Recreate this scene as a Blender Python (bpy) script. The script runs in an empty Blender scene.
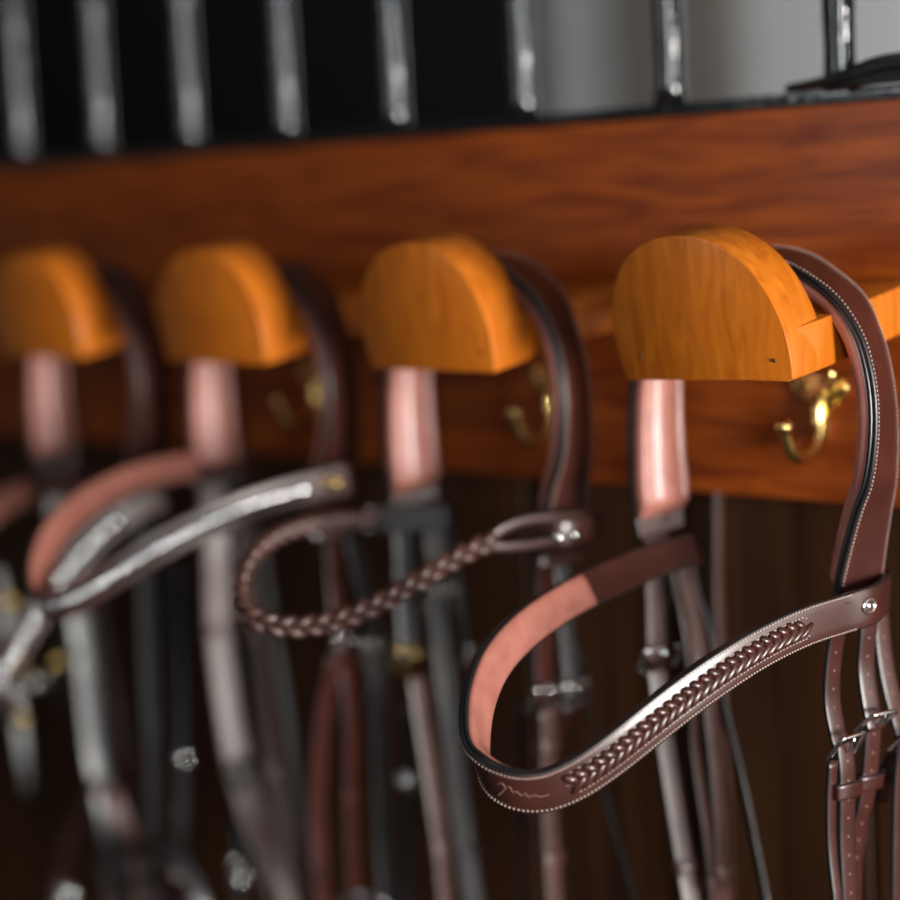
import bpy, bmesh, math, random
from mathutils import Vector, Matrix, noise
random.seed(7)
COL = bpy.context.scene.collection
PITCH = 0.2407          # spacing of the bridle holders along the rail
V = Vector

# ------------------------------------------------------------------ helpers
def mesh_obj(name, bm, mats, parent=None, smooth=True, autos=None):
    me = bpy.data.meshes.new(name)
    bm.normal_update(); bm.to_mesh(me); bm.free()
    if not isinstance(mats, (list, tuple)): mats = [mats]
    for m in mats: me.materials.append(m)
    if smooth:
        me.polygons.foreach_set('use_smooth', [True]*len(me.polygons))
        if autos is not None:
            try: me.set_sharp_from_angle(angle=autos)
            except Exception: pass
    o = bpy.data.objects.new(name, me); COL.objects.link(o)
    if parent is not None:
        o.parent = parent
        o.matrix_parent_inverse = world_of(parent).inverted()
    return o

def world_of(o):
    m = o.matrix_basis.copy()
    p = o
    while p.parent is not None:
        m = p.parent.matrix_basis @ p.matrix_parent_inverse @ m if False else p.matrix_parent_inverse @ m
        m = p.parent.matrix_basis @ m
        p = p.parent
    return m

def tag(o, label, cat, group=None, kind=None):
    if label: o['label'] = label
    if cat: o['category'] = cat
    if group: o['group'] = group
    if kind: o['kind'] = kind
    return o

def empty(name, loc, label, cat, group=None):
    o = bpy.data.objects.new(name, None); COL.objects.link(o)
    o.empty_display_size = .02
    o.location = loc
    return tag(o, label, cat, group)

def struct(name, bm, m, smooth=False):
    o = mesh_obj(name, bm, m, smooth=smooth); o['kind'] = 'structure'; return o

def box(bm, c, s, rot=None, bevel=0, mi=0):
    ret = bmesh.ops.create_cube(bm, size=1)
    vs = ret['verts']
    M = Matrix.Translation(V(c)) @ (rot.to_4x4() if rot else Matrix.Identity(4)) @ Matrix.Diagonal(V((*s, 1)))
    bmesh.ops.transform(bm, matrix=M, verts=vs)
    fs = set(f for v in vs for f in v.link_faces)
    for f in fs: f.material_index = mi
    if bevel:
        es = list(set(e for v in vs for e in v.link_edges))
        bmesh.ops.bevel(bm, geom=es, offset=bevel, segments=3, profile=.6, affect='EDGES')
    return bm

def ball(bm, c, r, scale=(1,1,1), rot=None, seg=12):
    ret = bmesh.ops.create_uvsphere(bm, u_segments=seg, v_segments=max(6, seg//2), radius=r)
    M = Matrix.Translation(V(c)) @ (rot.to_4x4() if rot else Matrix.Identity(4)) @ Matrix.Diagonal(V((*scale, 1)))
    bmesh.ops.transform(bm, matrix=M, verts=ret['verts'])

def catmull(P, n):
    P = [V(p) for p in P]
    Q = [2*P[0]-P[1]] + P + [2*P[-1]-P[-2]]
    out = []
    for i in range(1, len(Q)-2):
        a, b, c, d = Q[i-1:i+3]
        for k in range(n):
            t = k/n
            out.append(.5*((2*b)+(-a+c)*t+(2*a-5*b+4*c-d)*t*t+(-a+3*b-3*c+d)*t**3))
    out.append(P[-1].copy())
    return out

class Path:
    """smooth path with a width direction along it"""
    def __init__(s, pts, wd, n=8):
        s.p = catmull(pts, n)
        if len(wd) == 3 and not hasattr(wd[0], '__len__'): wd = [wd]*len(pts)
        w = catmull(wd, n)
        s.T = []; s.W = []; s.N = []
        m = len(s.p)
        for i in range(m):
            t = (s.p[min(i+1, m-1)] - s.p[max(i-1, 0)]).normalized()
            ww = (w[i] - t*w[i].dot(t)).normalized()
            s.T.append(t); s.W.append(ww); s.N.append(t.cross(ww).normalized())
        s.L = [0]
        for i in range(1, m): s.L.append(s.L[-1] + (s.p[i]-s.p[i-1]).length)
        s.len = s.L[-1]
    def at(s, d, u=0, v=0):
        d = max(0, min(s.len, d))
        lo, hi = 0, len(s.L)-1
        while hi-lo > 1:
            mid = (lo+hi)//2
            if s.L[mid] <= d: lo = mid
            else: hi = mid
        f = (d-s.L[lo])/max(1e-9, s.L[hi]-s.L[lo])
        T = s.T[lo].lerp(s.T[hi], f).normalized(); W = s.W[lo].lerp(s.W[hi], f).normalized(); N = s.N[lo].lerp(s.N[hi], f).normalized()
        return s.p[lo].lerp(s.p[hi], f) + W*u + N*v, T, W, N
    def mat(s, d, u=0, v=0, turn=0):
        p, T, W, N = s.at(d, u, v)
        R = Matrix((T, W, N)).transposed()
        if turn: R = R @ Matrix.Rotation(turn, 3, 'Z')
        return p, R

def strap_section(w, t, b=.0007):
    """(u, v, isedge) loop of a strap: v 0 is the underside, v t the outer face"""
    h = w/2
    return [(-h+b*1.6, t, 0), (-h*.5, t+.0002, 0), (0, t+.0003, 0), (h*.5, t+.0002, 0), (h-b*1.6, t, 0), (h-b*.4, t-b*.5, 1), (h, t-b*1.4, 1), (h, b, 1), (h-b, 0, 1), (h-b*2, 0, 0), (-h+b*2, 0, 0), (-h+b, 0, 1), (-h, b, 1), (-h, t-b*1.4, 1), (-h+b*.4, t-b*.5, 1)]

def pad_section(w, d, v0=0, n=22, p=4.0, crease=0.0):
    """a full, bulging lining below v0"""
    h = w/2
    L = [(-h, v0, 0), (h, v0, 0)]
    for i in range(1, n):
        t = math.pi*i/n
        c, s = math.cos(t), math.sin(t)
        a = math.copysign(abs(c)**(2/p), c)
        q = d*s**(2/p) - crease*math.exp(-((abs(a)-.60)/.12)**2)
        L.append((h*a, v0-max(q, 0), 0))
    return L

def sweep(bm, path, sec, d0=None, d1=None, scale=None, cap=True, mi=(0, 1)):
    ds = [d for d in path.L]
    if d0 is not None:
        ds = [d0] + [d for d in path.L if d0+1e-5 < d < d1-1e-5] + [d1]
    rings = []
    for d in ds:
        p, T, W, N = path.at(d)
        k = scale(d/path.len) if scale else (1, 1)
        rings.append([bm.verts.new(p + W*u*k[0] + N*v*k[1]) for u, v, _ in sec])
    m = len(sec)
    for a, b in zip(rings, rings[1:]):
        for j in range(m):
            j2 = (j+1) % m
            f = bm.faces.new((a[j], a[j2], b[j2], b[j]))
            f.material_index = mi[1] if (sec[j][2] or sec[j2][2]) else mi[0]
    if cap:
        for r, fl in ((rings[0], 0), (rings[-1], 1)):
            f = bm.faces.new(r if fl else r[::-1]); f.material_index = mi[1]
    bmesh.ops.recalc_face_normals(bm, faces=bm.faces[:])
    return bm

def tube(bm, pts, r, n=10, cap=True, mi=0, close=False):
    pts = [V(p) for p in pts]; m = len(pts)
    rs = r if hasattr(r, '__len__') else [r]*m
    t0 = (pts[1]-pts[0]).normalized()
    nrm = t0.orthogonal().normalized(); rings = []
    for i in range(m):
        if close: t = (pts[(i+1) % m]-pts[i-1]).normalized()
        else: t = (pts[min(i+1, m-1)]-pts[max(i-1, 0)]).normalized()
        nrm = (nrm - t*nrm.dot(t)).normalized(); bi = t.cross(nrm)
        rings.append([bm.verts.new(pts[i] + (nrm*math.cos(2*math.pi*k/n)+bi*math.sin(2*math.pi*k/n))*rs[i]) for k in range(n)])
    prs = list(zip(rings, rings[1:]))
    if close: prs.append((rings[-1], rings[0]))
    for a, b in prs:
        for k in range(n):
            f = bm.faces.new((a[k], a[(k+1) % n], b[(k+1) % n], b[k])); f.material_index = mi
    if cap and not close:
        bm.faces.new(rings[0][::-1]); bm.faces.new(rings[-1])
    return bm

def stitches(path, w, v, d0, d1, step=.0021, ln=.0014, parent=None, r=.00032, slant=.25):
    for s in (-1, 1):
        bm = bmesh.new()
        d = d0
        while d < d1:
            p, R = path.mat(d, s*w, v, slant*s)
            ball(bm, p, 1, (ln/2, r*1.1, r), R, seg=6)
            d += step
        mesh_obj('stitching', bm, M_['thread'], parent)

# ------------------------------------------------------------------ materials
M_ = {}
def mat(name, color, rough=.5, metal=0, coat=0, spec=.5, **k):
    m = bpy.data.materials.new(name); m.use_nodes = True
    b = m.node_tree.nodes['Principled BSDF']
    b.inputs['Base Color'].default_value = (*color, 1)
    b.inputs['Roughness'].default_value = rough; b.inputs['Metallic'].default_value = metal
    b.inputs['Coat Weight'].default_value = coat; b.inputs['Coat Roughness'].default_value = k.get('coat_rough', .15)
    b.inputs['Specular IOR Level'].default_value = spec
    M_[name] = m
    return m, m.node_tree.nodes, m.node_tree.links, b

def vary(name, scale, c1, c2, stretch=(1, 1, 1), bump=0, bscale=None, detail=6, dist=1e-3, lo=.3, hi=.7, distort=0):
    m = M_[name]; N = m.node_tree.nodes; L = m.node_tree.links; b = N['Principled BSDF']
    tc = N.new('ShaderNodeTexCoord'); mp = N.new('ShaderNodeMapping'); mp.inputs['Scale'].default_value = stretch
    L.new(tc.outputs['Object'], mp.inputs['Vector'])
    nz = N.new('ShaderNodeTexNoise'); nz.inputs['Scale'].default_value = scale; nz.inputs['Detail'].default_value = detail
    nz.inputs['Distortion'].default_value = distort
    L.new(mp.outputs[0], nz.inputs['Vector'])
    cr = N.new('ShaderNodeValToRGB'); cr.color_ramp.elements[0].color = (*c1, 1); cr.color_ramp.elements[1].color = (*c2, 1)
    cr.color_ramp.elements[0].position = lo; cr.color_ramp.elements[1].position = hi
    L.new(nz.outputs['Fac'], cr.inputs['Fac']); L.new(cr.outputs['Color'], b.inputs['Base Color'])
    if bump:
        n2 = N.new('ShaderNodeTexNoise'); n2.inputs['Scale'].default_value = bscale or scale; n2.inputs['Detail'].default_value = 4
        L.new((mp if bscale is None else tc).outputs[0 if bscale is None else 'Object'], n2.inputs['Vector'])
        bp = N.new('ShaderNodeBump'); bp.inputs['Strength'].default_value = bump; bp.inputs['Distance'].default_value = dist
        L.new(n2.outputs['Fac'], bp.inputs['Height']); L.new(bp.outputs['Normal'], b.inputs['Normal'])

mat('wood', (.5, .2, .05), .38, coat=.35, spec=.4)
vary('wood', 9, (.42, .098, .004), (.61, .172, .011), (14, 14, 1.6), bump=.06, dist=5e-4, detail=8, distort=.6)
mat('board_wood', (.4, .12, .02), .42, coat=.12, spec=.4)
vary('board_wood', 6, (.13, .018, .002), (.36, .074, .005), (1.5, 12, 12), bump=.05, dist=5e-4, detail=8, distort=.8)
mat('plank_wood', (.06, .03, .01), .5, spec=.3)
vary('plank_wood', 4, (.016, .0055, .0018), (.055, .019, .005), (12, 12, .9), bump=.2, dist=1e-3, detail=7)
mat('leather', (.09, .03, .02), .32, spec=.6, coat=.4, coat_rough=.2)
vary('leather', 60, (.040, .0105, .0078), (.058, .0155, .0115), bump=.18, bscale=900, dist=2e-4)
mat('old_leather', (.08, .035, .025), .40, spec=.7, coat=.3, coat_rough=.3)
vary('old_leather', 50, (.050, .020, .016), (.10, .042, .032), bump=.3, bscale=500, dist=3e-4)
mat('dark_leather', (.02, .02, .022), .38, spec=.7, coat=.3, coat_rough=.3)
vary('dark_leather', 60, (.012, .012, .014), (.026, .024, .026), bump=.25, bscale=700, dist=2e-4)
mat('edge_black', (.008, .009, .010), .32, spec=.7)
mat('lining', (.45, .17, .12), .36, spec=.6, coat=.5, coat_rough=.25)
vary('lining', 70, (.32, .115, .085), (.43, .165, .125), bump=.12, bscale=600, dist=2e-4)
mat('thread', (.55, .42, .36), .6)
mat('steel', (.85, .85, .85), .07, metal=1)
mat('brass', (.83, .60, .22), .17, metal=1)
mat('iron', (.006, .007, .008), .10, spec=1, coat=1, coat_rough=.05)
vary('iron', 30, (.005, .006, .007), (.009, .010, .011), bump=.8, bscale=120, dist=.9e-3)
mat('crystal', (.95, .95, .95), .03, metal=1)
mat('emboss', (.30, .17, .13), .5)
mat('plaster', (.5, .5, .5), .9); vary('plaster', 3, (.48, .49, .50), (.54, .54, .55))
mat('taupe', (.12, .10, .08), .8); vary('taupe', 8, (.17, .155, .135), (.20, .18, .155))
mat('dark_panel', (.006, .006, .006), .8); vary('dark_panel', 5, (.004, .004, .004), (.008, .007, .006))
mat('floor', (.05, .045, .04), .8); vary('floor', 6, (.04, .035, .03), (.07, .06, .05))
mat('dim_wall', (.16, .14, .12), .9); vary('dim_wall', 4, (.14, .12, .10), (.18, .16, .14))

# measured centre lines of straps (metres)
T = {
 'b1': [[-0.078, -0.055, 1.3664], [-0.0869, -0.098, 1.3635], [-0.0932, -0.1404, 1.3588], [-0.0968, -0.1809, 1.353], [-0.0976, -0.2185, 1.3463], [-0.0956, -0.252, 1.3381], [-0.0908, -0.2806, 1.3274], [-0.0833, -0.3034, 1.3122], [-0.0734, -0.3198, 1.2956], [-0.0644, -0.3277, 1.2841], [-0.0542, -0.3315, 1.2779], [-0.043, -0.331, 1.273], [-0.0311, -0.3263, 1.2698], [-0.0187, -0.3174, 1.2704], [-0.0058, -0.3046, 1.2767], [0.0072, -0.2879, 1.2882], [0.0201, -0.2678, 1.3027], [0.0328, -0.2445, 1.3173], [0.045, -0.2183, 1.3304], [0.0564, -0.1898, 1.3409], [0.0671, -0.1594, 1.3477], [0.0766, -0.1277, 1.3502], [0.085, -0.095, 1.349]],
 'b2': [[-0.3187, -0.055, 1.3674], [-0.3278, -0.0947, 1.3729], [-0.3343, -0.1338, 1.3782], [-0.3378, -0.1711, 1.3825], [-0.3382, -0.2056, 1.3842], [-0.3357, -0.2361, 1.3815], [-0.3301, -0.2618, 1.3745], [-0.3218, -0.2818, 1.3638], [-0.3109, -0.2956, 1.3527], [-0.3017, -0.3015, 1.3453], [-0.2915, -0.3038, 1.3413], [-0.2804, -0.3026, 1.3381], [-0.2686, -0.2978, 1.3356], [-0.2563, -0.2895, 1.3346], [-0.2438, -0.2778, 1.336], [-0.2311, -0.263, 1.3402], [-0.2186, -0.2452, 1.3478], [-0.2063, -0.2248, 1.3583], [-0.1945, -0.202, 1.3698], [-0.1834, -0.1772, 1.3789], [-0.1731, -0.1509, 1.3831], [-0.1638, -0.1233, 1.3827], [-0.1557, -0.095, 1.3798]],
 'b3': [[-0.5594, -0.055, 1.398], [-0.5688, -0.0964, 1.4014], [-0.5753, -0.1371, 1.4021], [-0.5786, -0.1758, 1.3988], [-0.5787, -0.2113, 1.3913], [-0.5756, -0.2424, 1.3805], [-0.5693, -0.2681, 1.3665], [-0.5601, -0.2876, 1.3489], [-0.5483, -0.3003, 1.3325], [-0.5389, -0.3047, 1.3237], [-0.5286, -0.3058, 1.3223], [-0.5176, -0.3035, 1.3244], [-0.506, -0.2977, 1.3287], [-0.494, -0.2887, 1.3357], [-0.4818, -0.2765, 1.345], [-0.4694, -0.2613, 1.3556], [-0.4573, -0.2434, 1.3663], [-0.4454, -0.223, 1.3761], [-0.434, -0.2003, 1.3844], [-0.4232, -0.1759, 1.3908], [-0.4133, -0.1499, 1.3953], [-0.4043, -0.1228, 1.3984], [-0.3964, -0.095, 1.4011]],
 'b4': [[-0.8001, -0.055, 1.3664], [-0.8077, -0.0914, 1.3675], [-0.8125, -0.1273, 1.3629], [-0.8142, -0.1615, 1.3501], [-0.8129, -0.1929, 1.3303], [-0.8085, -0.2205, 1.3066], [-0.8012, -0.2434, 1.2773], [-0.7913, -0.261, 1.2361], [-0.7791, -0.2725, 1.192], [-0.7696, -0.2767, 1.1667], [-0.7594, -0.278, 1.1623], [-0.7486, -0.2762, 1.1658], [-0.7373, -0.2715, 1.1725], [-0.7258, -0.2638, 1.184], [-0.7142, -0.2533, 1.201], [-0.7026, -0.2403, 1.2245], [-0.6913, -0.2247, 1.2531], [-0.6803, -0.2069, 1.283], [-0.67, -0.1872, 1.3104], [-0.6603, -0.1659, 1.3333], [-0.6516, -0.1431, 1.3506], [-0.6438, -0.1194, 1.3621], [-0.6371, -0.095, 1.3694]],
 'S': {
  '1a': [[0.0782, -0.125, 1.3582], [0.0688, -0.125, 1.3362], [0.0644, -0.125, 1.314], [0.0629, -0.125, 1.2907], [0.0659, -0.125, 1.2713], [0.0692, -0.125, 1.2599]],
  '1a2': [[0.0708, -0.125, 1.2641], [0.0723, -0.125, 1.2458], [0.0717, -0.125, 1.2258], [0.0708, -0.125, 1.199], [0.0716, -0.125, 1.1556], [0.0706, -0.125, 1.125]],
  '1a3': [[0.0681, -0.135, 1.2544], [0.0658, -0.135, 1.2276], [0.0654, -0.135, 1.1942], [0.0685, -0.135, 1.1582], [0.069, -0.135, 1.1282]],
  '1b': [[0.0786, -0.1, 1.3533], [0.0765, -0.1, 1.3318], [0.0743, -0.1, 1.3096], [0.0765, -0.1, 1.2866], [0.0803, -0.1, 1.2672]],
  '1b2': [[0.0791, -0.1, 1.277], [0.076, -0.1, 1.2464], [0.0715, -0.1, 1.2186], [0.0648, -0.1, 1.1935], [0.0609, -0.1, 1.1619], [0.0578, -0.1, 1.113]],
  '1c': [[0.0722, -0.075, 1.3475], [0.0741, -0.075, 1.314], [0.0784, -0.075, 1.2876], [0.0843, -0.075, 1.2668], [0.0876, -0.075, 1.2552]],
  '1c2': [[0.0911, -0.08, 1.2604], [0.0875, -0.08, 1.2362], [0.0851, -0.08, 1.2018], [0.0826, -0.08, 1.1431], [0.0817, -0.08, 1.1119]],
  '1c3': [[0.0802, -0.075, 1.2506], [0.073, -0.075, 1.2288], [0.0695, -0.075, 1.211]],
  '1d': [[-0.0976, -0.085, 1.3998], [-0.0995, -0.085, 1.3595], [-0.1003, -0.085, 1.3228], [-0.1012, -0.085, 1.2843]],
  '1d2': [[-0.1023, -0.085, 1.2798], [-0.0999, -0.085, 1.2564], [-0.0963, -0.085, 1.2206], [-0.0862, -0.085, 1.1524], [-0.0786, -0.085, 1.1077], [-0.0731, -0.085, 1.0753]],
  '1e': [[-0.0911, -0.08, 1.3704], [-0.0872, -0.08, 1.3431], [-0.0793, -0.08, 1.306], [-0.0771, -0.08, 1.2586], [-0.0761, -0.08, 1.2219], [-0.0679, -0.08, 1.1546], [-0.0647, -0.08, 1.1092], [-0.0627, -0.08, 1.0761]],
  '1f': [[-0.0911, -0.065, 1.3677], [-0.0856, -0.065, 1.3352], [-0.0801, -0.065, 1.3026], [-0.0718, -0.065, 1.2558], [-0.0676, -0.065, 1.212], [-0.0653, -0.065, 1.164], [-0.0653, -0.065, 1.1041], [-0.0658, -0.065, 1.07]],
  '1g': [[-0.0943, -0.055, 1.3694], [-0.0887, -0.055, 1.3381], [-0.0782, -0.055, 1.3007], [-0.0667, -0.055, 1.2459], [-0.0536, -0.055, 1.1917], [-0.0381, -0.055, 1.1137], [-0.0287, -0.055, 1.0757]],
  '1h': [[-0.1198, 0.028, 1.3949], [-0.1209, 0.028, 1.3682], [-0.1229, 0.028, 1.3208], [-0.123, 0.028, 1.2732], [-0.1233, 0.028, 1.1772], [-0.1231, 0.028, 1.0475]],
  '2a': [[-0.1856, -0.1, 1.3992], [-0.19, -0.1, 1.3535], [-0.1945, -0.1, 1.3073], [-0.198, -0.1, 1.2453]],
  '2a2': [[-0.1944, -0.1, 1.242], [-0.1973, -0.1, 1.1895], [-0.1979, -0.1, 1.1442], [-0.197, -0.1, 1.0894], [-0.1973, -0.1, 1.0498]],
  '2b': [[-0.1964, -0.075, 1.3868], [-0.1947, -0.075, 1.3485], [-0.1929, -0.075, 1.31], [-0.1912, -0.075, 1.2714], [-0.189, -0.075, 1.2405]],
  '2b2': [[-0.189, -0.075, 1.2405], [-0.1998, -0.075, 1.2193], [-0.2108, -0.075, 1.1977]],
  '2k': [[-0.2049, -0.06, 1.3759], [-0.2051, -0.06, 1.3369], [-0.2007, -0.06, 1.2919], [-0.1899, -0.06, 1.258], [-0.182, -0.06, 1.2057], [-0.1729, -0.06, 1.1593], [-0.1517, -0.06, 1.092], [-0.136, -0.06, 1.0508]],
  '2m': [[-0.2261, -0.09, 1.2386], [-0.2339, -0.09, 1.1739], [-0.2323, -0.09, 1.1326], [-0.2334, -0.09, 1.0777], [-0.2348, -0.09, 1.037]],
  '2n': [[-0.3495, -0.085, 1.3846], [-0.3473, -0.085, 1.3519], [-0.3484, -0.085, 1.3039], [-0.3475, -0.085, 1.2525]],
  '2n2': [[-0.3417, -0.085, 1.2408], [-0.3381, -0.085, 1.2113], [-0.3314, -0.085, 1.1632], [-0.3256, -0.085, 1.1182], [-0.3209, -0.085, 1.0561], [-0.3193, -0.085, 1.0142]],
  '2o': [[-0.3325, -0.07, 1.3836], [-0.327, -0.07, 1.3347], [-0.3267, -0.07, 1.2719], [-0.3209, -0.07, 1.2103], [-0.3151, -0.07, 1.1318], [-0.3068, -0.07, 1.0577], [-0.302, -0.07, 1.0132]],
  '2o2': [[-0.3275, -0.055, 1.3816], [-0.3197, -0.055, 1.3326], [-0.3153, -0.055, 1.2834], [-0.3152, -0.055, 1.2501]],
  '3p': [[-0.4249, -0.09, 1.3883], [-0.4278, -0.09, 1.3498], [-0.4273, -0.09, 1.2944], [-0.4201, -0.09, 1.249], [-0.4172, -0.09, 1.1926], [-0.4216, -0.09, 1.1337], [-0.4258, -0.09, 1.0294], [-0.4289, -0.09, 0.9888]],
  '3q': [[-0.403, -0.07, 1.2502], [-0.4014, -0.07, 1.2073], [-0.4021, -0.07, 1.1648], [-0.4045, -0.07, 1.0822], [-0.4025, -0.07, 1.0281], [-0.4029, -0.07, 0.9882]],
  '3q0': [[-0.4265, -0.075, 1.3773], [-0.4136, -0.075, 1.3272], [-0.4026, -0.075, 1.2856], [-0.3984, -0.075, 1.2476]],
  '3r': [[-0.4103, -0.11, 1.2539], [-0.4253, -0.11, 1.2135], [-0.4367, -0.11, 1.16], [-0.4436, -0.11, 1.1022], [-0.4424, -0.11, 1.0402], [-0.4437, -0.11, 0.9922]],
  '3l': [[-0.5796, -0.085, 1.3947], [-0.581, -0.085, 1.3492], [-0.581, -0.085, 1.3191], [-0.5832, -0.085, 1.2492], [-0.5772, -0.085, 1.1799], [-0.5681, -0.085, 1.1295], [-0.5521, -0.085, 1.0824], [-0.5263, -0.085, 1.0277], [-0.5132, -0.085, 0.9662]],
  '3s': [[-0.5614, -0.07, 1.3665], [-0.5543, -0.07, 1.2943], [-0.5463, -0.07, 1.2332], [-0.539, -0.07, 1.148], [-0.5277, -0.07, 1.0781], [-0.5172, -0.07, 1.0156], [-0.5099, -0.07, 0.9617]],
  '3t': [[-0.5613, -0.05, 1.345], [-0.5541, -0.05, 1.2721], [-0.5435, -0.05, 1.2088], [-0.5357, -0.05, 1.1433], [-0.5322, -0.05, 1.09], [-0.5307, -0.05, 1.0436]],
  '4l': [[-0.8173, -0.085, 1.3995], [-0.8121, -0.085, 1.3302], [-0.7948, -0.085, 1.2521], [-0.7861, -0.085, 1.1991], [-0.7826, -0.085, 1.1425], [-0.7782, -0.085, 1.0939], [-0.7648, -0.085, 1.0257], [-0.7616, -0.085, 0.9046]],
  '4m': [[-0.8092, -0.06, 1.3665], [-0.7898, -0.06, 1.2476], [-0.7747, -0.06, 1.1486], [-0.7634, -0.06, 1.0897], [-0.766, -0.06, 1.018], [-0.7465, -0.06, 0.8995]],
  '4r': [[-0.6747, -0.09, 1.3988], [-0.6783, -0.09, 1.3042], [-0.6834, -0.09, 1.1938], [-0.6856, -0.09, 1.1113], [-0.6975, -0.09, 1.0211], [-0.6998, -0.09, 0.9217]],
  '4r2': [[-0.6704, -0.07, 1.3962], [-0.6708, -0.07, 1.3012], [-0.6727, -0.07, 1.1906], [-0.6748, -0.07, 1.1078], [-0.6804, -0.07, 1.0185]],
 }}
# ------------------------------------------------------------------ setting
bm = bmesh.new()
RW = .16                                                 # vertical planks of the stall front
x = -3.2
while x < 1.9:
    box(bm, (x+RW/2, .055, .70), (RW-.004, .03, 1.44), bevel=.003)
    x += RW
box(bm, (-.65, .082, .70), (5.1, .02, 1.44))
struct('wall_front', bm, M_['plank_wood'])
bm = bmesh.new(); box(bm, (0, .4, -.05), (9, 9, .1)); struct('floor', bm, M_['floor'])
bm = bmesh.new(); box(bm, (0, .4, 3.25), (9, 9, .1)); struct('ceiling', bm, M_['dim_wall'])
bm = bmesh.new(); box(bm, (0, 4.95, 1.6), (9, .1, 3.2)); struct('wall_back', bm, M_['plaster'])
bm = bmesh.new(); box(bm, (-4.55, .4, 1.6), (.1, 9, 3.2)); struct('wall_left', bm, M_['dim_wall'])
# dark partition behind the grille, taupe post further right
bm = bmesh.new(); box(bm, (-1.997-1.5, 2.2, 1.6), (3.0, .06, 3.2)); struct('wall_partition', bm, M_['dark_panel'])
bm = bmesh.new(); box(bm, (-3.406, 4.87, 1.6), (0.550, .10, 3.2), bevel=.02); struct('trim_1', bm, M_['taupe'])

# ------------------------------------------------------------------ the rail board
b_loc = V((-.95, .02, 1.395))
bm = bmesh.new(); box(bm, (-.95, .02, 1.537), (4.0, .04, .284), bevel=.003)
rb = mesh_obj('rail_board', bm, M_['board_wood'], smooth=True, autos=.5)
tag(rb, 'long orange-brown varnished wooden board carrying the four bridle holders', 'board')

# ------------------------------------------------------------------ grille above
grille = empty('stall_grille', (-.95, .02, 1.681), 'black iron grille of upright round bars standing on top of the wooden board', 'grille')
bm = bmesh.new(); box(bm, (-.95, .0185, 1.6845), (4.0, .033, .009), bevel=.0015)
mesh_obj('bottom_rail', bm, M_['iron'], grille, smooth=True, autos=.5)
bar0 = None
xs = [.0045+.1400*k for k in range(5, 0, -1)] + [.0040, -.1415, -.2855, -.4285, -.5660, -.7020, -.8400, -.9770] + [-1.115-.14*k for k in range(5)]
for x in xs:
    if bar0 is None:
        bm = bmesh.new()
        H = .62; n = 40
        pts = [(x, .018, 1.688 + H*i/n) for i in range(n+1)]
        tube(bm, pts, [.0116 + (.002 if i == 0 else 0) + .0004*math.sin(i*2.1+math.sin(i)) for i in range(n+1)], n=20)
        bar0 = mesh_obj('bar', bm, M_['iron'], grille); x00 = x
    else:
        c = bar0.copy(); COL.objects.link(c); c.parent = grille
        c.matrix_parent_inverse = bar0.matrix_parent_inverse
        c.location = (x-x00, 0, 0)
# a thick black strap lying on the rail, curling up to the right
pp = Path([(-.03, .004, 1.6905), (-.005, -.002, 1.6915), (.015, -.008, 1.6935), (.031, -.010, 1.6975), (.044, -.008, 1.7010), (.062, -.004, 1.7025), (.10, .0, 1.700), (.15, .002, 1.694)], (0, .8, .5), 6)
bm = bmesh.new(); sweep(bm, pp, strap_section(.015, .0045), scale=lambda f: (min(1, .35+2.5*f), 1))
ks = mesh_obj('rolled_strap', bm, [M_['iron'], M_['edge_black']])
tag(ks, 'narrow black strap lying on the rail, curling up beside the rightmost iron bar', 'strap')
bm = bmesh.new()
pq = Path([(.012, -.010, 1.6900), (.035, -.014, 1.6915), (.06, -.013, 1.6925), (.12, -.010, 1.692)], (0, .7, .7), 6)
sweep(bm, pq, strap_section(.012, .004)); mesh_obj('strap_tail', bm, [M_['iron'], M_['edge_black']], ks)

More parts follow.
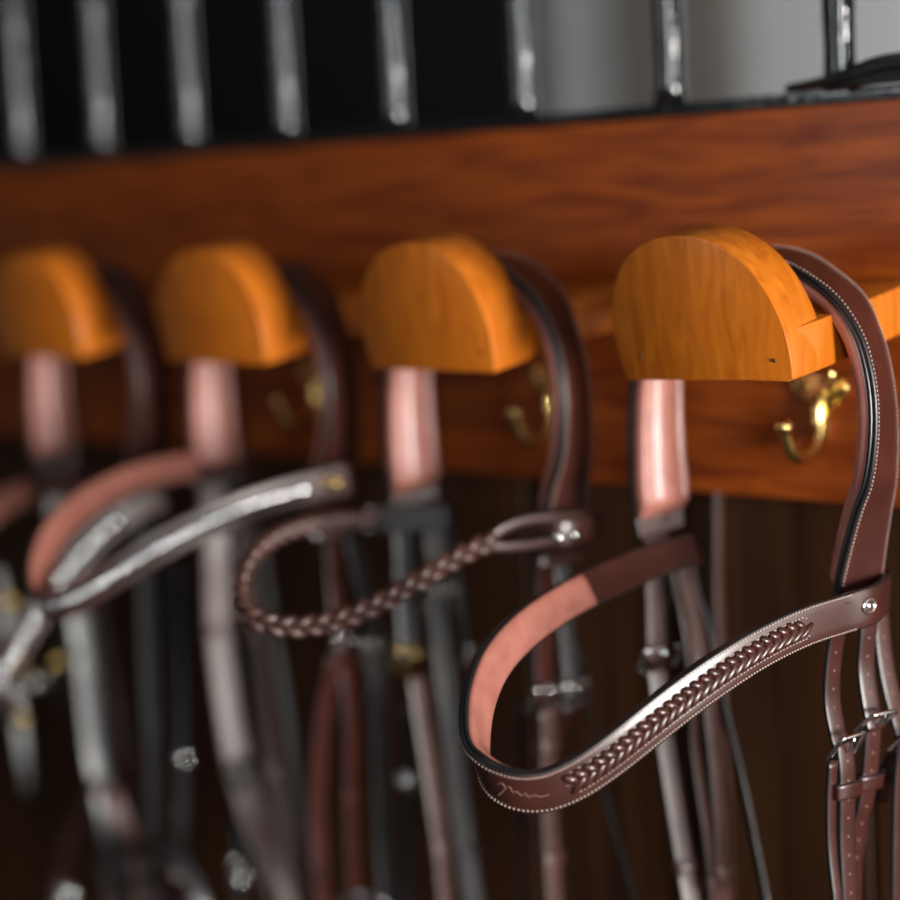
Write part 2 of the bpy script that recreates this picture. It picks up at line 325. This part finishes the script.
# ------------------------------------------------------------------ wooden bridle holders
DROOP = math.radians(8)
prof_r = [(.0645, 0), (.0662, .010), (.0670, .020), (.0667, .032), (.0650, .042), (.0618, .053), (.0568, .064), (.0495, .0745), (.0395, .0835), (.027, .0905), (.0135, .0945), (0, .0957)]
def smooth_profile():
    q = catmull([(a, b, 0) for a, b in prof_r], 4)
    R = [(p.x, p.y) for p in q]
    return R + [(-a, b) for a, b in R[::-1][1:]]
def make_holder(k, label, shear, tip=0):
    bx = -PITCH*k
    root = empty('bridle_holder', (bx, 0, 1.518), label, 'bridle holder', 'wooden holders along the board')
    Rt = Matrix.Rotation(DROOP, 4, 'X')      # front hangs a little
    F = Matrix.Translation((bx, 0, 1.5225)) @ Rt
    def put(bm, name, m, autos=.6):
        bmesh.ops.transform(bm, matrix=F, verts=bm.verts[:])
        return mesh_obj(name, bm, m, root, smooth=True, autos=autos)
    # local frame: y 0 at the board, y -.157 at the front
    bm = bmesh.new()
    P = [(a*(1 if k == 0 else .955), b_) for a, b_ in smooth_profile()]
    fr = [bm.verts.new((a*.985 + b*shear - .001, -.159, b + a*tip)) for a, b in P]
    bk = [bm.verts.new((a*.985 + b*shear - .001, -.118, b + a*tip)) for a, b in P]
    n = len(P)
    bm.faces.new(fr); bm.faces.new(bk[::-1])
    for i in range(n): bm.faces.new((fr[i], bk[i], bk[(i+1) % n], fr[(i+1) % n]))
    bmesh.ops.recalc_face_normals(bm, faces=bm.faces[:])
    es = [e for e in bm.edges if (e.calc_face_angle(0) or 0) > .8]
    bmesh.ops.bevel(bm, geom=es, offset=.0011, segments=2, profile=.5, affect='EDGES')
    put(bm, 'front_plate', M_['wood'])
    # solid base running back to the board, square foot at the wall
    bm = bmesh.new()
    h = .0325
    pl = [(-.0640 if k == 0 else -.060, -.1580), (.0590 if k == 0 else .052, -.1580), (.0640 if k == 0 else .053, -.118), (.0675, -.026), (.0675, .002), (-.0675, .002), (-.0675, -.026), (-.0640, -.118)]
    lo = [bm.verts.new((a, b, 0.0006)) for a, b in pl]; hi = [bm.verts.new((a, b, h)) for a, b in pl]
    bm.faces.new(lo[::-1]); bm.faces.new(hi)
    for i in range(8): bm.faces.new((lo[i], lo[(i+1) % 8], hi[(i+1) % 8], hi[i]))
    bmesh.ops.recalc_face_normals(bm, faces=bm.faces[:])
    bmesh.ops.bevel(bm, geom=bm.edges[:], offset=.0009, segments=2, profile=.5, affect='EDGES')
    put(bm, 'base_block', M_['wood'])
    # low rounded crest behind the plate that carries the headpiece
    bm = bmesh.new()
    Q = [(.032*math.cos(t), .032+.022*math.sin(t)) for t in [math.pi*i/20 for i in range(21)]]
    a_ = [bm.verts.new((p[0], -.1178, p[1])) for p in Q]; b_ = [bm.verts.new((p[0], -.05, p[1])) for p in Q]
    bm.faces.new(a_); bm.faces.new(b_[::-1])
    for i in range(len(Q)): bm.faces.new((a_[i], b_[i], b_[(i+1) % len(Q)], a_[(i+1) % len(Q)]))
    bmesh.ops.recalc_face_normals(bm, faces=bm.faces[:])
    put(bm, 'crest', M_['wood'])
    for sx in (-1, 1):
        bm = bmesh.new(); ball(bm, (sx*.051, -.1595, .0145), .0014, (1, .35, 1))
        put(bm, 'screw', M_['old_leather'])
    return root
make_holder(0, 'sharply focused orange wooden holder nearest the camera, with a half-moon front plate', -.15, .03)
make_holder(1, 'wooden half-moon holder second from the right, carrying the bridle with the braided browband', -.07)
make_holder(2, 'blurred wooden half-moon holder third from the right, above the crystal-studded browband', -.03)
make_holder(3, 'most blurred wooden half-moon holder at the left edge of the photo', -.03)

# ------------------------------------------------------------------ brass hooks on the board
def make_hook(x, z, label):
    root = empty('brass_hook', (x, 0, z), label, 'hook', 'brass hooks screwed to the board')
    bm = bmesh.new()
    out = [(-.0165, .000), (-.0185, -.006), (-.0165, -.0125), (-.011, -.017), (-.0065, -.024), (-.0050, -.033), (-.003, -.040), (.003, -.040), (.0050, -.033), (.0065, -.024), (.011, -.017), (.0165, -.0125), (.0185, -.006), (.0165, .0), (.011, .0045), (.0055, .003), (0, .005), (-.0055, .003), (-.011, .0045)]
    q = [(p.x*1.2, p.y*1.15) for p in catmull([(a, b, 0) for a, b in out + out[:1]], 3)][:-1]
    a_ = [bm.verts.new((x+p[0], -.0028, z+p[1])) for p in q]; b_ = [bm.verts.new((x+p[0], .0005, z+p[1])) for p in q]
    bm.faces.new(a_); bm.faces.new(b_[::-1])
    for i in range(len(q)): bm.faces.new((a_[i], b_[i], b_[(i+1) % len(q)], a_[(i+1) % len(q)]))
    bmesh.ops.recalc_face_normals(bm, faces=bm.faces[:])
    es = [e for e in bm.edges if all(v.co.y < -.002 for v in e.verts) and (e.calc_face_angle(0) or 0) > .8]
    bmesh.ops.bevel(bm, geom=es, offset=.001, segments=2, profile=.5, affect='EDGES')
    mesh_obj('back_plate', bm, M_['brass'], root, autos=.8)
    bm = bmesh.new()
    c = catmull([(x, -.001, z-.010), (x, -.004, z-.020), (x, -.006, z-.034), (x, -.012, z-.046), (x, -.023, z-.053), (x, -.035, z-.0525), (x, -.044, z-.046), (x, -.0485, z-.038), (x, -.0505, z-.032)], 5)
    m = len(c)
    tube(bm, c, [.0040+.0014*math.sin(math.pi*min(1, i/m*1.2)) for i in range(m)], n=12)
    ball(bm, (x, -.052, z-.029), .0062, seg=16)
    mesh_obj('prong', bm, M_['brass'], root)
    bm = bmesh.new()
    c = catmull([(x+.006, -.001, z-.010), (x+.012, -.008, z-.007), (x+.017, -.014, z-.002), (x+.0185, -.018, z+.003)], 4)
    tube(bm, c, .0028, n=10); ball(bm, (x+.0186, -.019, z+.005), .0048, seg=14)
    mesh_obj('upper_prong', bm, M_['brass'], root)
    for sx in (-1, 1):
        bm = bmesh.new(); ball(bm, (x+sx*.0112, -.003, z-.0055), .0034, (1, .4, 1))
        mesh_obj('screw', bm, M_['brass'], root)
    return root
make_hook(-.0095, 1.4855, 'shiny brass coat hook on the board below the nearest wooden holder')
make_hook(-.2530, 1.4845, 'blurred brass hook showing between the second holder and its bridle strap')
make_hook(-.5230, 1.4840, 'very blurred brass hook between the third wooden holder and its bridle')

# ------------------------------------------------------------------ tack builders
def buckle(parent, c, T, W, N, w=.017, l=.016, r=.0014, m='steel', name='buckle'):
    """square frame lying in the strap, with a tongue"""
    bm = bmesh.new()
    pts = []
    for sx, sy in ((1, 1), (-1, 1), (-1, -1), (1, -1)):
        for j in range(4):
            a = math.radians({(1, 1): 0, (-1, 1): 90, (-1, -1): 180, (1, -1): 270}[(sx, sy)] + 30*j)
            pts.append(c + T*(sx*(l/2-.003)+.003*math.cos(a)) + W*(sy*(w/2-.003)+.003*math.sin(a)))
    tube(bm, pts, r, n=8, close=True)
    tube(bm, [c - T*l*.45 + N*.001, c + N*.0022, c + T*l*.55 + N*.0018], r*.75, n=8)
    return mesh_obj(name, bm, M_[m], parent)

def keeper(parent, path, d, w, t, ln=.010, m='leather'):
    bm = bmesh.new()
    p, T, W, N = path.at(d)
    q = Path([p - T*ln/2, p, p + T*ln/2], tuple(W), 3)
    h = w/2+.0012
    sec = [(-h, -.0016, 0), (-h, t+.0012, 0), (-h+.001, t+.0024, 0), (0, t+.003, 0), (h-.001, t+.0024, 0), (h, t+.0012, 0), (h, -.0016, 0), (0, -.0024, 0)]
    sweep(bm, q, sec, mi=(0, 1))
    return mesh_obj('keeper', bm, [M_[m], M_['edge_black']], parent)

def hanging(root, name, pts, w, wd=(0, 1, 0), t=.003, m='leather', keepers=(), buckles=(), holes=False, mbuck='steel', n=6, lining=None, kw=None):
    path = Path(pts, wd, n)
    bm = bmesh.new(); sweep(bm, path, strap_section(w, t))
    o = mesh_obj(name, bm, [M_[m], M_['edge_black']], root)
    for f in keepers: keeper(o, path, f*path.len, kw or w, t, m=m)
    for b in buckles:
        f, tilt = b[0], b[1]
        p, T, W, N = path.at(f*path.len, 0, t+.001)
        R = Matrix.Rotation(tilt, 3, W)
        buckle(o, p, R @ T, W, R @ N, w=w*1.55, l=b[2] if len(b) > 2 else .017, m=mbuck)
    if holes:
        bm = bmesh.new(); d = .012
        while d < path.len-.004:
            p, R = path.mat(d, 0, t+.0002)
            ball(bm, p, .0008, (1, 1, .3), R, seg=8); d += .0125
        h = mesh_obj('punched_hole', bm, M_['emboss'], o)
    return o, path

# headpiece: one padded arch over the holder, from the bottom left up and over to the bottom right
HEAD = [((-.0935, -.082, 1.378), (.30, 1, 0)), ((-.0950, -.084, 1.405), (.30, 1, 0)), ((-.0950, -.086, 1.440), (.30, 1, 0)), ((-.0935, -.087, 1.475), (.26, 1, 0)),
        ((-.0895, -.088, 1.508), (.2, 1, 0)), ((-.078, -.089, 1.541), (.1, 1, 0)), ((-.056, -.090, 1.562), (.05, 1, 0)), ((-.028, -.091, 1.5745), (0, 1, 0)), ((.001, -.092, 1.5785), (0, 1, .05)),
        ((.027, -.092, 1.5735), (.02, 1, .08)), ((.0475, -.092, 1.5635), (.08, 1, -.03)), ((.0682, -.092, 1.548), (.02, 1, -.07)), ((.081, -.092, 1.528), (-.12, 1, -.09)), ((.0873, -.092, 1.508), (-.16, 1, -.1)),
        ((.0908, -.092, 1.4835), (-.16, 1, -.12)), ((.0908, -.092, 1.4576), (-.12, 1, -.12)), ((.0875, -.092, 1.431), (-.04, 1, -.12)), ((.0816, -.092, 1.411), (.08, 1, -.12)),
        ((.0750, -.092, 1.384), (.2, 1, -.12)), ((.0703, -.092, 1.361), (.3, 1, -.12)), ((.0695, -.092, 1.350), (.3, 1, -.12))]
def headpiece(root, k, dl=0, dr=0, widths=.0395, detail=True, cut=(0, 1)):
    pts = []
    for i, (p, _) in enumerate(HEAD):
        f = i/(len(HEAD)-1)
        pts.append((p[0]-PITCH*k + dl*(1-f) + dr*min(1, max(0, f-.4)*5), p[1], p[2]))
    wd = [V(w) for _, w in HEAD]
    path = Path(pts, wd, 8)
    W = widths
    sc = lambda f: (1.18 - .18*min(1, max(0, (f-.07)/.2)) - .12*max(0, (.06-f)/.06), 1)
    bm = bmesh.new(); sweep(bm, path, strap_section(W, .0036, .0008), scale=sc)
    o = mesh_obj('headpiece', bm, [M_['leather'], M_['edge_black']], root)
    bm = bmesh.new()
    d0, d1 = path.len*.03, path.len*.985
    def ps(f):
        e = min(1, max(0.05, (f-.025)/.02), max(.05, (.99-f)/.02)); return (sc(f)[0]*(.97 if e > .99 else .9+.07*e), e)
    sweep(bm, path, pad_section(W*1.0, .0115, -.0012, crease=.0034), d0=d0, d1=d1, scale=ps, mi=(0, 0))
    mesh_obj('lining', bm, M_['lining'], o)
    # dark felt layer between leather and lining
    bm = bmesh.new()
    sweep(bm, path, [(-W/2*1.03, .0002, 0), (W/2*1.03, .0002, 0), (W/2*1.02, -.0017, 0), (-W/2*1.02, -.0017, 0)], d0=d0, d1=d1, scale=sc)
    mesh_obj('felt_layer', bm, [M_['edge_black'], M_['edge_black']], o)
    if detail: stitches(path, W/2*.87, .0039, path.len*.45, path.len*.975, step=.0027, ln=.0019, parent=o, r=.00042)
    return o, path

def wrap_loop(root, c, w=.03, h=.026):
    pass

# ------------------------------------------------------------------ first bridle (nearest)
b1 = empty('bridle', (0, -.09, 1.575), 'sharp brown leather bridle nearest the camera, with a plaited raised inlay on its curved browband', 'bridle', 'bridles hanging on the wooden holders')
h1, hp = headpiece(b1, 0, dr=-.0030)
BW = .0270
# the browband: left end, forward curve, right end
def brow_path(tab, lean=.0, n=5, tilt=0, cx=0):
    pts = [V(p) for p in tab]
    wd = []
    m = len(pts)
    for i in range(m):
        f = i/(m-1)
        o_ = V((pts[i].x-cx, pts[i].y+.19, 0)).normalized()
        e = tilt*max(0, min(1, (.62-f)/.16))
        wd.append(V((o_.x*e, o_.y*e + lean, 1)))
    return Path(pts, wd, n)
bp = brow_path(T['b1'][:-1] + [[.0832, -.108, 1.3520], [.0815, -.088, 1.3535], [.0755, -.072, 1.355], [.064, -.066, 1.356], [.052, -.068, 1.356], [.044, -.080, 1.3565]], .12, tilt=.5)
scw = lambda f: (.86+.14*math.sin(math.pi*f)**.6, 1)
bm = bmesh.new(); sweep(bm, bp, strap_section(BW, .0036, .0007), scale=scw)
bb = mesh_obj('browband', bm, [M_['leather'], M_['edge_black']], b1)
def fr(f): return f*bp.len
bm = bmesh.new(); sweep(bm, bp, pad_section(BW*.94, .0050, -.0016, p=4), d0=fr(.17), d1=fr(.80), mi=(0, 0), scale=lambda f: (scw(f)[0]*.97, min(1, max(.1, (f-.168)/.006), max(.1, (.81-f)/.02))))
mesh_obj('lining', bm, M_['lining'], bb)
bm = bmesh.new(); sweep(bm, bp, [(-BW/2*.99, .0002, 0), (BW/2*1.01, .0002, 0), (BW/2*1.01, -.0026, 0), (-BW/2*.99, -.0026, 0)], d0=fr(.17), d1=fr(.82), scale=scw)
mesh_obj('felt_layer', bm, [M_['edge_black']]*2, bb)
stitches(bp, BW/2*.83, .0040, fr(.30), fr(.865), step=.0023, ln=.0017, parent=bb, r=.0005)
# plaited inlay
bm = bmesh.new()
d = fr(.54); i = 0
while d < fr(.805):
    g = min(1, (fr(.805)-d)/.02+.55)
    p, R = bp.mat(d, .0034*g, .0040, -.75); ball(bm, p, 1, (.0054, .0029*g+.0003, .0030), R, seg=12)
    p, R = bp.mat(d+.0034, -.0026*g, .0038, .50); ball(bm, p, 1, (.0080, .0024*g+.0003, .0026), R, seg=12)
    d += .0068; i += 1
mesh_obj('plaited_inlay', bm, M_['leather'], bb)
# fine outline of thread round the plait
bm = bmesh.new()
for s in (-1, 1):
    for j in range(70):
        d = fr(.54)-.003 + (fr(.805)-fr(.54)+.006)*j/69
        a = min(1, (d-(fr(.54)-.003))/.004, ((fr(.805)+.003)-d)/.004)
        p, R = bp.mat(d, s*.0070*math.sqrt(max(0, a)), .0041); ball(bm, p, 1, (.0009, .00035, .0003), R, seg=6)
mesh_obj('inlay_stitching', bm, M_['thread'], bb)
# little embossed flourish near the front bend
bm = bmesh.new()
sq = [(0, .002), (.0015, .004), (.0030, .002), (.0018, -.003), (.0008, -.005), (.0022, -.001), (.0042, .0035), (.0058, .0005), (.0070, .0015), (.0085, -.0005), (.0098, .0008), (.0112, -.0012), (.0128, -.0002), (.0150, -.0014), (.0175, -.001)]
c = catmull([(a, b, 0) for a, b in sq], 4)
tube(bm, [bp.at(fr(.475)+q.x*1.7, q.y*1.2, .0040)[0] for q in c], .00024, n=5)
mesh_obj('embossed_signature', bm, M_['emboss'], bb)
# steel stud on the end of the browband
bm = bmesh.new()
sd = min(bp.L, key=lambda d: (bp.at(d)[0]-V((.0835, -.112, 1.352))).length)
sp, sT, sW, sN = bp.at(sd, 0.001, .0040)
RR = Matrix((sT, sW, sN)).transposed()
ring = [sp + RR @ V((.0052*math.cos(a), .0042*math.sin(a), 0)) for a in [2*math.pi*j/18 for j in range(18)]]
tube(bm, ring, .0012, n=8, close=True); ball(bm, sp, .0024, (1, 1, .6), RR)
mesh_obj('stud', bm, M_['steel'], b1)
# brown keeper below the lining of the left side
S = T['S']
def cheek(root, key, w, **k): return hanging(root, k.pop('name', 'cheek_strap'), S[key], w, **k)
cheek(b1, '1a', .0145, wd=(0.25, 1, 0), holes=True)
cheek(b1, '1a2', .0140, wd=(0.3, 1, 0), holes=True, keepers=(.22,), buckles=((.02, .75, .024),), kw=.020)
cheek(b1, '1a3', .0085, wd=(.3, 1, 0), m='leather')
cheek(b1, '1b', .0145, wd=(.35, 1, 0), holes=True)
cheek(b1, '1b2', .0140, wd=(.35, 1, 0), holes=True, keepers=(.27,), buckles=((.02, .75, .024),), kw=.019)
cheek(b1, '1c', .0140, wd=(.3, 1, 0), holes=True)
cheek(b1, '1c2', .0140, wd=(.3, 1, 0), buckles=((.02, .75, .024),))
cheek(b1, '1c3', .0120, wd=(.3, 1, 0), keepers=(.5,))
cheek(b1, '1d', .021, wd=(.35, 1, 0), m='old_leather', buckles=((.97, .5, .020),))
cheek(b1, '1d2', .018, wd=(.45, 1, 0), m='old_leather', keepers=(.70,), t=.0035)
cheek(b1, '1e', .010, wd=(.1, 1, 0), m='old_leather', keepers=(.83,))
cheek(b1, '1f', .018, wd=(0.15, 1, 0), m='old_leather', keepers=(.80,))
cheek(b1, '1g', .016, wd=(-.75, .6, 0), m='dark_leather', name='rein')
cheek(b1, '1h', .012, wd=(-0.1, 1, 0), m='old_leather', name='throat_latch')

# ------------------------------------------------------------------ second bridle: braided rope browband
b2 = empty('bridle', (-PITCH, -.09, 1.575), 'blurred brown bridle on the second holder, with a thin twisted rope-like browband', 'bridle', 'bridles hanging on the wooden holders')
headpiece(b2, 1, dr=-.011, detail=True)
bp2 = brow_path(T['b2'], .1)
bm = bmesh.new()
L0, L1 = bp2.len*.14, bp2.len*.86
for s in range(3):
    pts = []; N_ = 300
    for j in range(N_+1):
        d = L0+(L1-L0)*j/N_
        a = 2*math.pi*(d-L0)/.040 + s*2*math.pi/3
        pts.append(bp2.at(d, .0044*math.sin(a), .0030*math.sin(2*a))[0])
    tube(bm, pts, .0036, n=8)
rb2 = mesh_obj('browband', bm, M_['old_leather'], b2)
for (f0, f1, m_) in ((0, .16, 'dark_leather'), (.84, 1, 'leather')):
    bm = bmesh.new()
    if f0 == 0: sweep(bm, bp2, strap_section(.021, .003), d0=bp2.len*f0, d1=bp2.len*f1)
    else:
        for s in (-1, 1):
            q = Path([bp2.at(bp2.len*(.84+.16*j/5), s*.009*math.sin(min(1, j/2)*math.pi/2), 0)[0] for j in range(6)], (0, 0, 1), 4)
            sweep(bm, q, strap_section(.008, .003))
    mesh_obj('end_tab', bm, [M_[m_], M_['edge_black']], rb2)
p3 = Path([(-.188, -.118, 1.374), (-.174, -.121, 1.376), (-.160, -.118, 1.378), (-.153, -.100, 1.379), (-.155, -.078, 1.380)], (0, 0, 1), 6)
bm = bmesh.new(); sweep(bm, p3, strap_section(.020, .003)); mesh_obj('browband_loop', bm, [M_['leather'], M_['edge_black']], b2)
bm = bmesh.new()
for q in ((-.158, -.123, 1.378), (-.151, -.112, 1.378)): ball(bm, q, .0042, (1, 1, 1))
mesh_obj('stud', bm, M_['steel'], b2)
cheek(b2, '2a', .022, wd=(0.0, 1, 0), m='leather', buckles=((.97, .45, .022),))
cheek(b2, '2a2', .017, wd=(0.2, 1, 0), m='old_leather', keepers=(.16, .62), t=.004)
cheek(b2, '2b', .015, wd=(.3, 1, 0), m='dark_leather', buckles=((.97, .45, .022),))
cheek(b2, '2b2', .014, wd=(.3, 1, 0), m='leather')
cheek(b2, '2k', .014, wd=(-.6, .8, 0), m='dark_leather', name='rein')
cheek(b2, '2m', .011, wd=(.5, 1, 0), m='leather')
cheek(b2, '2n', .024, wd=(0.2, 1, 0), m='dark_leather', buckles=((.98, .4, .020),), mbuck='brass')
cheek(b2, '2n2', .019, wd=(0.2, 1, 0), m='old_leather', keepers=(.62,))
cheek(b2, '2o', .020, wd=(0.3, 1, 0), m='dark_leather', keepers=(.78,), buckles=((.22, .4, .020),))
cheek(b2, '2o2', .010, wd=(-.4, 1, 0), m='dark_leather', buckles=((.97, .4, .018),), name='throat_latch')

# ------------------------------------------------------------------ crystal browbands
def crystal_band(root, tab, f0, f1, cx, w=.026, step=.0105, r=.0047, liner=(.18, .55)):
    path = brow_path(tab, .1, tilt=.5, cx=cx)
    bm = bmesh.new(); sweep(bm, path, strap_section(w, .0036))
    o = mesh_obj('browband', bm, [M_['old_leather'], M_['edge_black']], root)
    bm = bmesh.new(); sweep(bm, path, pad_section(w*.95, .005, -.0004, p=4), d0=path.len*.10, d1=path.len*.92, mi=(0, 0))
    mesh_obj('lining', bm, M_['lining'], o)
    bm = bmesh.new(); sweep(bm, path, [(-.0062, .0036, 0), (-.0062, .0046, 0), (.0062, .0046, 0), (.0062, .0036, 0)], d0=path.len*f0, d1=path.len*f1)
    mesh_obj('setting_strip', bm, M_['dark_leather'], o)
    first = None; d = path.len*f0+.004
    while d < path.len*f1:
        p, R = path.mat(d, 0, .0052)
        if first is None:
            bm = bmesh.new(); ball(bm, (0, 0, -.0005), r, (1, 1, .42), seg=16)
            first = mesh_obj('crystal', bm, M_['crystal'], o); c = first
        else:
            c = first.copy(); COL.objects.link(c); c.parent = o
        c.matrix_parent_inverse = world_of(o).inverted()
        c.matrix_basis = Matrix.Translation(p) @ R.to_4x4()
        d += step
    return o, path
mat('steel_satin', (.20, .20, .19), .30, metal=1)
b3 = empty('bridle', (-2*PITCH, -.09, 1.575), 'blurred bridle on the third holder whose browband of silver crystals comes to a bend', 'bridle', 'bridles hanging on the wooden holders')
headpiece(b3, 2, dr=-.013, detail=False)
crystal_band(b3, T['b3'], .42, .93, -.485)
bm = bmesh.new(); ball(bm, (-.388, -.118, 1.401), .0052); ball(bm, (-.397, -.122, 1.403), .004)
mesh_obj('stud', bm, M_['brass'], b3)
cheek(b3, '3p', .018, wd=(-0.1, 1, 0), m='leather', keepers=(.66,), buckles=((.32, .4, .018),))
cheek(b3, '3q0', .015, wd=(.3, 1, 0), m='dark_leather', buckles=((.97, .4, .02),))
cheek(b3, '3q', .020, wd=(0.2, 1, 0), m='dark_leather')
cheek(b3, '3r', .019, wd=(0.1, 1, 0), m='leather')
cheek(b3, '3l', .028, wd=(.5, 1, 0), m='old_leather', keepers=(.33, .62), t=.004)
cheek(b3, '3s', .019, wd=(0.1, 1, 0), m='leather', keepers=(.6,))
cheek(b3, '3t', .012, wd=(.2, 1, 0), m='dark_leather', name='rein')

b4 = empty('bridle', (-3*PITCH, -.09, 1.575), 'heavily blurred bridle on the leftmost holder, its crystal browband running out of the left edge', 'bridle', 'bridles hanging on the wooden holders')
headpiece(b4, 3, dr=-.016, detail=False)
crystal_band(b4, T['b4'], .45, .93, -.725)
cheek(b4, '4l', .026, wd=(0.3, 1, 0), m='dark_leather', keepers=(.4,), t=.004)
cheek(b4, '4m', .016, wd=(0.0, 1, 0), m='leather', keepers=(.5,))
cheek(b4, '4r', .018, wd=(0.0, 1, 0), m='dark_leather')
cheek(b4, '4r2', .014, wd=(0.0, 1, 0), m='dark_leather', buckles=((.9, .4, .018),))
# ------------------------------------------------------------------ metal and looped reins low on the far bridles
def ring_part(root, name, c, r, t, tilt, m='steel'):
    bm = bmesh.new(); R = Matrix.Rotation(tilt, 3, 'Z') @ Matrix.Rotation(.3, 3, 'X')
    tube(bm, [V(c) + R @ V((r*math.cos(a), 0, r*math.sin(a))) for a in [2*math.pi*j/28 for j in range(28)]], t, n=8, close=True)
    if r < .012: ball(bm, c, r*.95, (1, 1, 1), seg=16)
    return mesh_obj(name, bm, M_[m], root)
ring_part(b3, 'bit_ring', (-0.3749, -0.12, 1.0367), .028, .0032, .35)
ring_part(b3, 'slide_loop', (-0.3629, -0.08, 1.146), .0085, .0018, .2)
ring_part(b4, 'metal_boss', (-0.6397, -0.09, 1.1193), 0.006, 0.00252, .5, 'steel')
ring_part(b4, 'metal_boss', (-0.5578, -0.1, 1.0256), 0.007, 0.00294, .5, 'steel')
ring_part(b4, 'metal_boss', (-0.5645, -0.1, 1.0408), 0.004, 0.00168, .5, 'steel')
ring_part(b4, 'metal_boss', (-0.7814, -0.13, 0.9699), 0.009, 0.00378, .5, 'steel')
ring_part(b4, 'metal_boss', (-0.8121, -0.1, 1.191), 0.006, 0.00252, .5, 'brass')
ring_part(b4, 'metal_boss', (-0.8802, -0.1, 1.1228), 0.006, 0.00252, .5, 'brass')
ring_part(b4, 'metal_boss', (-0.8884, -0.1, 1.2425), 0.007, 0.00294, .5, 'brass')
ring_part(b4, 'metal_boss', (-0.8722, -0.1, 1.1767), 0.005, 0.0021, .5, 'brass')
ring_part(b4, 'metal_boss', (-0.8608, -0.09, 1.1615), 0.007, 0.00294, .5, 'steel')
ring_part(b4, 'metal_boss', (-0.904, -0.09, 1.1448), 0.007, 0.00294, .5, 'steel')
ring_part(b4, 'metal_boss', (-0.8986, -0.09, 1.1321), 0.005, 0.0021, .5, 'steel')
hanging(b4, 'rein', [(-0.7632, -0.1, 1.0806), (-0.8109, -0.1, 1.0108), (-0.8348, -0.1, 0.9438), (-0.808, -0.1, 0.8881)], 0.016, wd=(.4, 1, .1), m='old_leather')
hanging(b4, 'rein', [(-0.7135, -0.12, 1.0855), (-0.6813, -0.12, 1.0338), (-0.6231, -0.12, 1.0365), (-0.608, -0.12, 0.9739)], 0.02, wd=(.4, 1, .1), m='old_leather')
hanging(b4, 'rein', [(-0.7259, -0.14, 1.0112), (-0.662, -0.14, 1.0487), (-0.6042, -0.14, 1.056), (-0.5666, -0.14, 1.0182), (-0.558, -0.14, 0.9653)], 0.016, wd=(.4, 1, .1), m='dark_leather')
hanging(b4, 'rein', [(-0.7276, -0.13, 0.9733), (-0.6637, -0.13, 1.0119), (-0.6062, -0.13, 1.0152), (-0.5833, -0.13, 0.9647)], 0.018, wd=(.4, 1, .1), m='leather')
hanging(b4, 'rein', [(-0.9361, -0.08, 1.2773), (-0.923, -0.08, 1.1946), (-0.9153, -0.08, 1.1112), (-0.904, -0.08, 1.0282)], 0.014, wd=(.4, 1, .1), m='dark_leather')
hanging(b4, 'rein', [(-0.8096, -0.09, 1.2914), (-0.8179, -0.09, 1.188), (-0.8289, -0.09, 1.1478)], 0.008, wd=(.4, 1, .1), m='dark_leather')
hanging(b4, 'rein', [(-0.6338, -0.08, 1.3067), (-0.6414, -0.08, 1.2116), (-0.652, -0.08, 1.1145), (-0.6658, -0.08, 1.0149)], 0.012, wd=(.4, 1, .1), m='dark_leather')
hanging(b3, 'rein', [(-0.5595, -0.09, 1.1332), (-0.5686, -0.09, 1.0293), (-0.579, -0.09, 0.9422)], 0.014, wd=(.4, 1, .1), m='dark_leather')
hanging(b3, 'rein', [(-0.3676, -0.07, 1.2124), (-0.3729, -0.07, 1.1345), (-0.3857, -0.07, 0.9837)], 0.012, wd=(.4, 1, .1), m='dark_leather')

# ------------------------------------------------------------------ light and camera
def area(name, loc, target, sx, sy, power, col=(1, 1, 1)):
    l = bpy.data.lights.new(name, 'AREA'); l.shape = 'RECTANGLE'; l.size = sx; l.size_y = sy; l.energy = power; l.color = col
    o = bpy.data.objects.new(name, l); COL.objects.link(o); o.location = loc
    o.rotation_euler = (V(target)-V(loc)).to_track_quat('-Z', 'Y').to_euler()
    return o
area('window_light', (3.0, -.75, 1.32), (-.3, -.1, 1.5), .75, .95, 175, (1, .97, .93))
area('window_light', (1.75, -2.2, 2.1), (0, 0, 1.6), .40, .9, 17, (.93, .97, 1))
area('window_light', (-1.1, -3.0, 2.2), (-.3, 0, 1.4), .7, .9, 5, (.9, .96, 1))
area('room_light', (-.3, 3.0, 2.9), (-1.2, 4.9, 1.8), 2.4, .6, 72, (.96, .98, 1))
w = bpy.data.worlds.new('World'); w.use_nodes = True; bpy.context.scene.world = w
w.node_tree.nodes['Background'].inputs[0].default_value = (.75, .85, 1, 1); w.node_tree.nodes['Background'].inputs[1].default_value = .03

cam = bpy.data.cameras.new('camera'); co = bpy.data.objects.new('camera', cam); COL.objects.link(co)
Mx = [[0.7480392819429724, 0.661882824771204, -0.04845986940896935], [-0.022109535426885884, 0.0978334734567203, 0.9949571749148808], [0.6632860628065765, -0.7431956254878559, 0.0878172029972781]]
R = Matrix(Mx).transposed()
co.matrix_world = Matrix.Translation((0.6470335173245053, -1.1324449693623635, 1.6239535225920556)) @ R.to_4x4()
cam.sensor_width = 36; cam.lens = 72; cam.shift_y = -.1
cam.clip_start = .01
cam.dof.use_dof = True; cam.dof.focus_distance = 1.12; cam.dof.aperture_fstop = 1.6
sc = bpy.context.scene; sc.camera = co
sc.view_settings.view_transform = 'Standard'; sc.view_settings.look = 'None'; sc.view_settings.exposure = 0; sc.view_settings.gamma = 1
